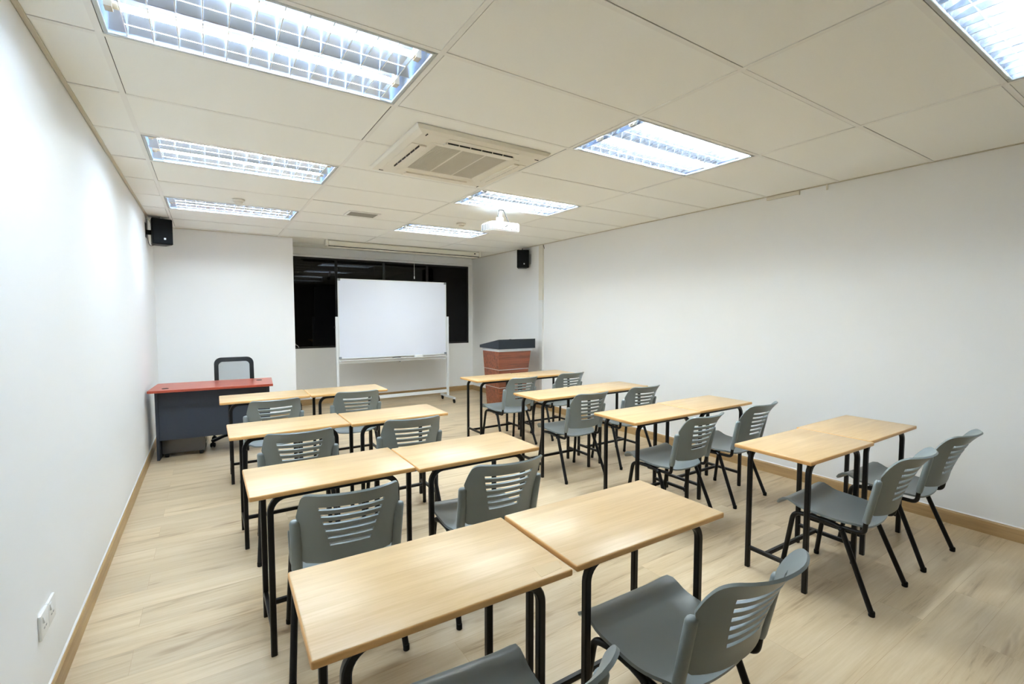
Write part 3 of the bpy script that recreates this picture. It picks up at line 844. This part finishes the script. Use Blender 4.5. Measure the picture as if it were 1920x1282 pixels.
# ------------------------------------------------------------------ projection screen case
SX0, SX1, SY = 1.80, 4.355, 5.45
t = thing('projection_screen', 'long ivory roll-up screen case hung along the ceiling before the window', 'screen', ((SX0+SX1)/2, SY, H))
hw = (SX1-SX0)/2
bm = BM(); add_box(bm, -hw+.03, hw-.03, -.045, .045, -.085, -.006, bev=.010, seg=3); obj('case', bm, M['ivory'], t, 40)
for sx in (-1, 1):
    bm = BM(); add_box(bm, sx*(hw-.03)-.035*(sx < 0), sx*(hw-.03)+.035*(sx > 0), -.05, .05, -.09, -.0, bev=.006); obj('end_cap', bm, M['ivory'], t, 40)
obj('slot', add_box(BM(), -hw+.03, hw-.03, -.046, -.030, -.092, -.083), M['slit'], t)
obj('bottom_bar', add_box(BM(), -hw+.02, hw-.06, -.052, -.026, -.112, -.094, bev=.004), M['ivory'], t)
obj('badge', add_box(BM(), hw-.13, hw-.10, -.0475, -.0445, -.048, -.030), M['slit'], t)
bm = BM(); sweep(bm, [(.06, -.04, -.112), (.06, -.04, -.47)], circle(.0022, 6)); lathe(bm, [(.004, -.47), (.007, -.48), (.007, -.51), (.003, -.515)], 8, 0, Matrix.Translation((.06, -.04, 0)))
sweep(bm, fillet([(0, -.04, -.105), (.02, -.04, -.125), (.10, -.04, -.125), (.12, -.04, -.105)], .01), circle(.003, 6))
obj('pull_cord', bm, M['white'], t, 40)

# ------------------------------------------------------------------ ceiling air conditioner
t = thing('air_conditioner', 'square cream cassette air conditioner set in the ceiling', 'air conditioner', (1.835, 1.205, H))
S = .475
bm = BM()
def ring_faces(bm, a, za, b, zb, mi=0):
    A = [bm.verts.new(v) for v in ((-a, -a, za), (a, -a, za), (a, a, za), (-a, a, za))]
    B = [bm.verts.new(v) for v in ((-b, -b, zb), (b, -b, zb), (b, b, zb), (-b, b, zb))]
    for j in range(4): bm.faces.new((A[j], A[(j+1)%4], B[(j+1)%4], B[j])).material_index = mi
    return A, B
ring_faces(bm, S, 0, S, -.006); ring_faces(bm, S, -.006, S-.012, -.022); ring_faces(bm, S-.012, -.022, S-.05, -.034); ring_faces(bm, S-.05, -.034, .315, -.036)
ring_faces(bm, .315, -.036, .315, -.02); ring_faces(bm, S, 0, .315, 0)
bmesh.ops.remove_doubles(bm, verts=bm.verts[:], dist=.0001)
obj('fascia', bm, M['cream'], t)
bm = BM(); ring_faces(bm, .327, -.030, .322, -.038); ring_faces(bm, .322, -.038, .268, -.030); ring_faces(bm, .268, -.030, .262, -.024); ring_faces(bm, .327, -.030, .327, -.02)
bmesh.ops.remove_doubles(bm, verts=bm.verts[:], dist=.0001)
obj('grille_frame', bm, M['cream'], t)
bm = BM(); add_box(bm, -.264, .264, -.264, .264, -.022, -.018, 0)
for i in range(52):
    x = -.2595+.01*i; add_box(bm, x, x+.006, -.264, .264, -.027, -.022, 1)
for x in (-.088, .088): add_box(bm, x-.005, x+.005, -.264, .264, -.029, -.022, 2)
obj('intake_grille', bm, [plain('grille_shadow', srgb(150, 145, 130), .7), M['acgrille'], M['cream']], t)
for i in range(4):
    A = Matrix.Rotation(PI/2*i, 4, 'Z')
    bm = BM(); add_box(bm, -.24, .24,   .366, .371, -.0445, -.030, 0); 
    for q in range(7): add_box(bm, -.24+.08*q-.003, -.24+.08*q+.003, .360, .3715, -.0452, -.030, 1)
    add_box(bm, -.25, .25, .374, .425, -.0375, -.033, 1); add_box(bm, -.25, .25, .328, .366, -.0460, -.033, 1)
    bmesh.ops.transform(bm, matrix=A, verts=bm.verts[:])
    obj('air_outlet', bm, [M['slit'], M['cream']], t)
    bm = BM(); add_box(bm, -.43, -.40, .392, .398, -.037, -.033); bmesh.ops.transform(bm, matrix=A, verts=bm.verts[:]); obj('corner_screw_slot', bm, M['slit'], t)

# ------------------------------------------------------------------ ceiling vent, detectors
t = thing('ceiling_vent', 'small grey slatted vent in the ceiling near the screen case', 'vent', (1.77, 3.39, H))
bm = BM()
for a in ((-.17, .17, -.125, -.10), (-.17, .17, .10, .125), (-.17, -.145, -.10, .10), (.145, .17, -.10, .10)): add_box(bm, a[0], a[1], a[2], a[3], -.008, .0)
obj('vent_rim', bm, M['tbar'], t)
bm = BM(); add_box(bm, -.145, .145, -.10, .10, -.0015, -.0005, 1)
for i in range(9): 
    y = -.09+.0225*i
    prism(bm, [(y-.008, -.002), (y-.006, -.002), (y+.008, -.008), (y+.006, -.008)], 'x', -.145, .145, 0)
obj('slat', bm, [plain('vent_grey', srgb(150, 148, 140), .5), M['void']], t)
dl = ['flat white smoke detector on the ceiling in the socket-side light line', 'flat white smoke detector on the ceiling beside the projector']
for i, p in enumerate(((.60, 3.36), (2.91, 3.28))):
    t = thing('smoke_detector', dl[i], 'smoke detector', (p[0], p[1], H), 0, 'smoke detectors')
    bm = BM(); lathe(bm, [(.055, 0), (.055, -.012), (.048, -.018)], 24); obj('detector_base', bm, M['cream'], t, 40)
    bm = BM(); lathe(bm, [(.038, -.017), (.036, -.034), (.022, -.042), (.008, -.047)], 24); obj('sensor_head', bm, M['cream'], t, 40)

# ------------------------------------------------------------------ trunking, sockets
t = thing('cable_trunking', 'tall white cable trunking running up the long wall behind the lectern', 'cable trunking', (XR, 4.13, 0))
bm = BM(); add_box(bm, -.028, 0, -.05, .05, 1.72, H-.004, bev=.003); obj('upper_cover', bm, M['cream'], t)
bm = BM(); add_box(bm, -.028, 0, -.05, .05, .62, 1.715, bev=.003); obj('middle_cover', bm, M['white'], t)
bm = BM(); add_box(bm, -.028, -.0, -.05, .05, .20, .615, bev=.003); add_box(bm, -.035, 0, -.06, .06, .097, .20, bev=.004); obj('lower_cover', bm, M['white'], t)
bm = BM(); sweep(bm, [(-.012, -.052, H-.012), (-.012, -.075, H-.07)], circle(.004, 6)); obj('loose_wire', bm, M['darkplastic'], t)
bm = BM(); add_box(bm, -.018, 0, -.14, .14, -.03, 0, bev=.002); add_box(bm, -.02, 0, -.15, -.14, -.034, .0)
o = obj('mini_trunking', bm, M['cream'], loc=(XR, .455, H-.004)); tag(o, 'short cream cable cover at the top of the long bare wall', 'cable trunking')
bm = BM(); sweep(bm, [(XR-.012, .085, H-.002), (XR-.012, .085, H-.045)], circle(.008, 8)); 
o = obj('hanging_pipe', bm, M['cream']); tag(o, 'short pipe stub poking down at the top of the long wall', 'pipe')
sl = ['white wall socket with a rocker switch, half of the pair closer to the red desk', 'white wall socket with a rocker switch, half of the pair farther from the red desk']
for i, y in enumerate((.553, .458)):
    t = thing('wall_socket', sl[i], 'socket', (XL, y, .357), 0, 'wall sockets')
    bm = BM(); add_box(bm, 0, .010, -.046, .046, -.046, .046, bev=.003); obj('face_plate', bm, M['white'], t, 40)
    bm = BM(); prism(bm, [(.009, .010), (.016, .012), (.012, .034), (.009, .034)], 'y', -.028 if i else -.032, -.012); obj('rocker_switch', bm, M['white'], t)
    bm = BM(); add_box(bm, .0095, .0105, -.003, .003, .006, .018)
    for q in (-.011, .011): add_box(bm, .0095, .0105, q-.006, q+.006, -.016, -.011)
    obj('pin_hole', bm, M['alu_dark'], t)

# ------------------------------------------------------------------ camera, world, view
cd = bpy.data.cameras.new('camera'); cam = bpy.data.objects.new('camera', cd); C.objects.link(cam)
cam.location = (.32216, -1.87768, 1.48397)
cam.rotation_euler = (1.513816, 0, -.571424)
cd.sensor_width = 36; cd.lens = 885.5285*36/1920; cd.clip_start = .02
sc = bpy.context.scene
sc.camera = cam
w = bpy.data.worlds.new('world'); sc.world = w; w.use_nodes = True
w.node_tree.nodes['Background'].inputs[0].default_value = (0, 0, 0, 1)
sc.view_settings.view_transform = 'Standard'; sc.view_settings.look = 'None'
sc.view_settings.gamma = 1; sc.view_settings.use_curve_mapping = False
sc.view_settings.exposure = 2.08
sc.cycles.use_denoising = True
sc.cycles.max_bounces = 10; sc.cycles.diffuse_bounces = 6; sc.cycles.glossy_bounces = 4
sc.cycles.transparent_max_bounces = 12
sc.cycles.sample_clamp_indirect = 6
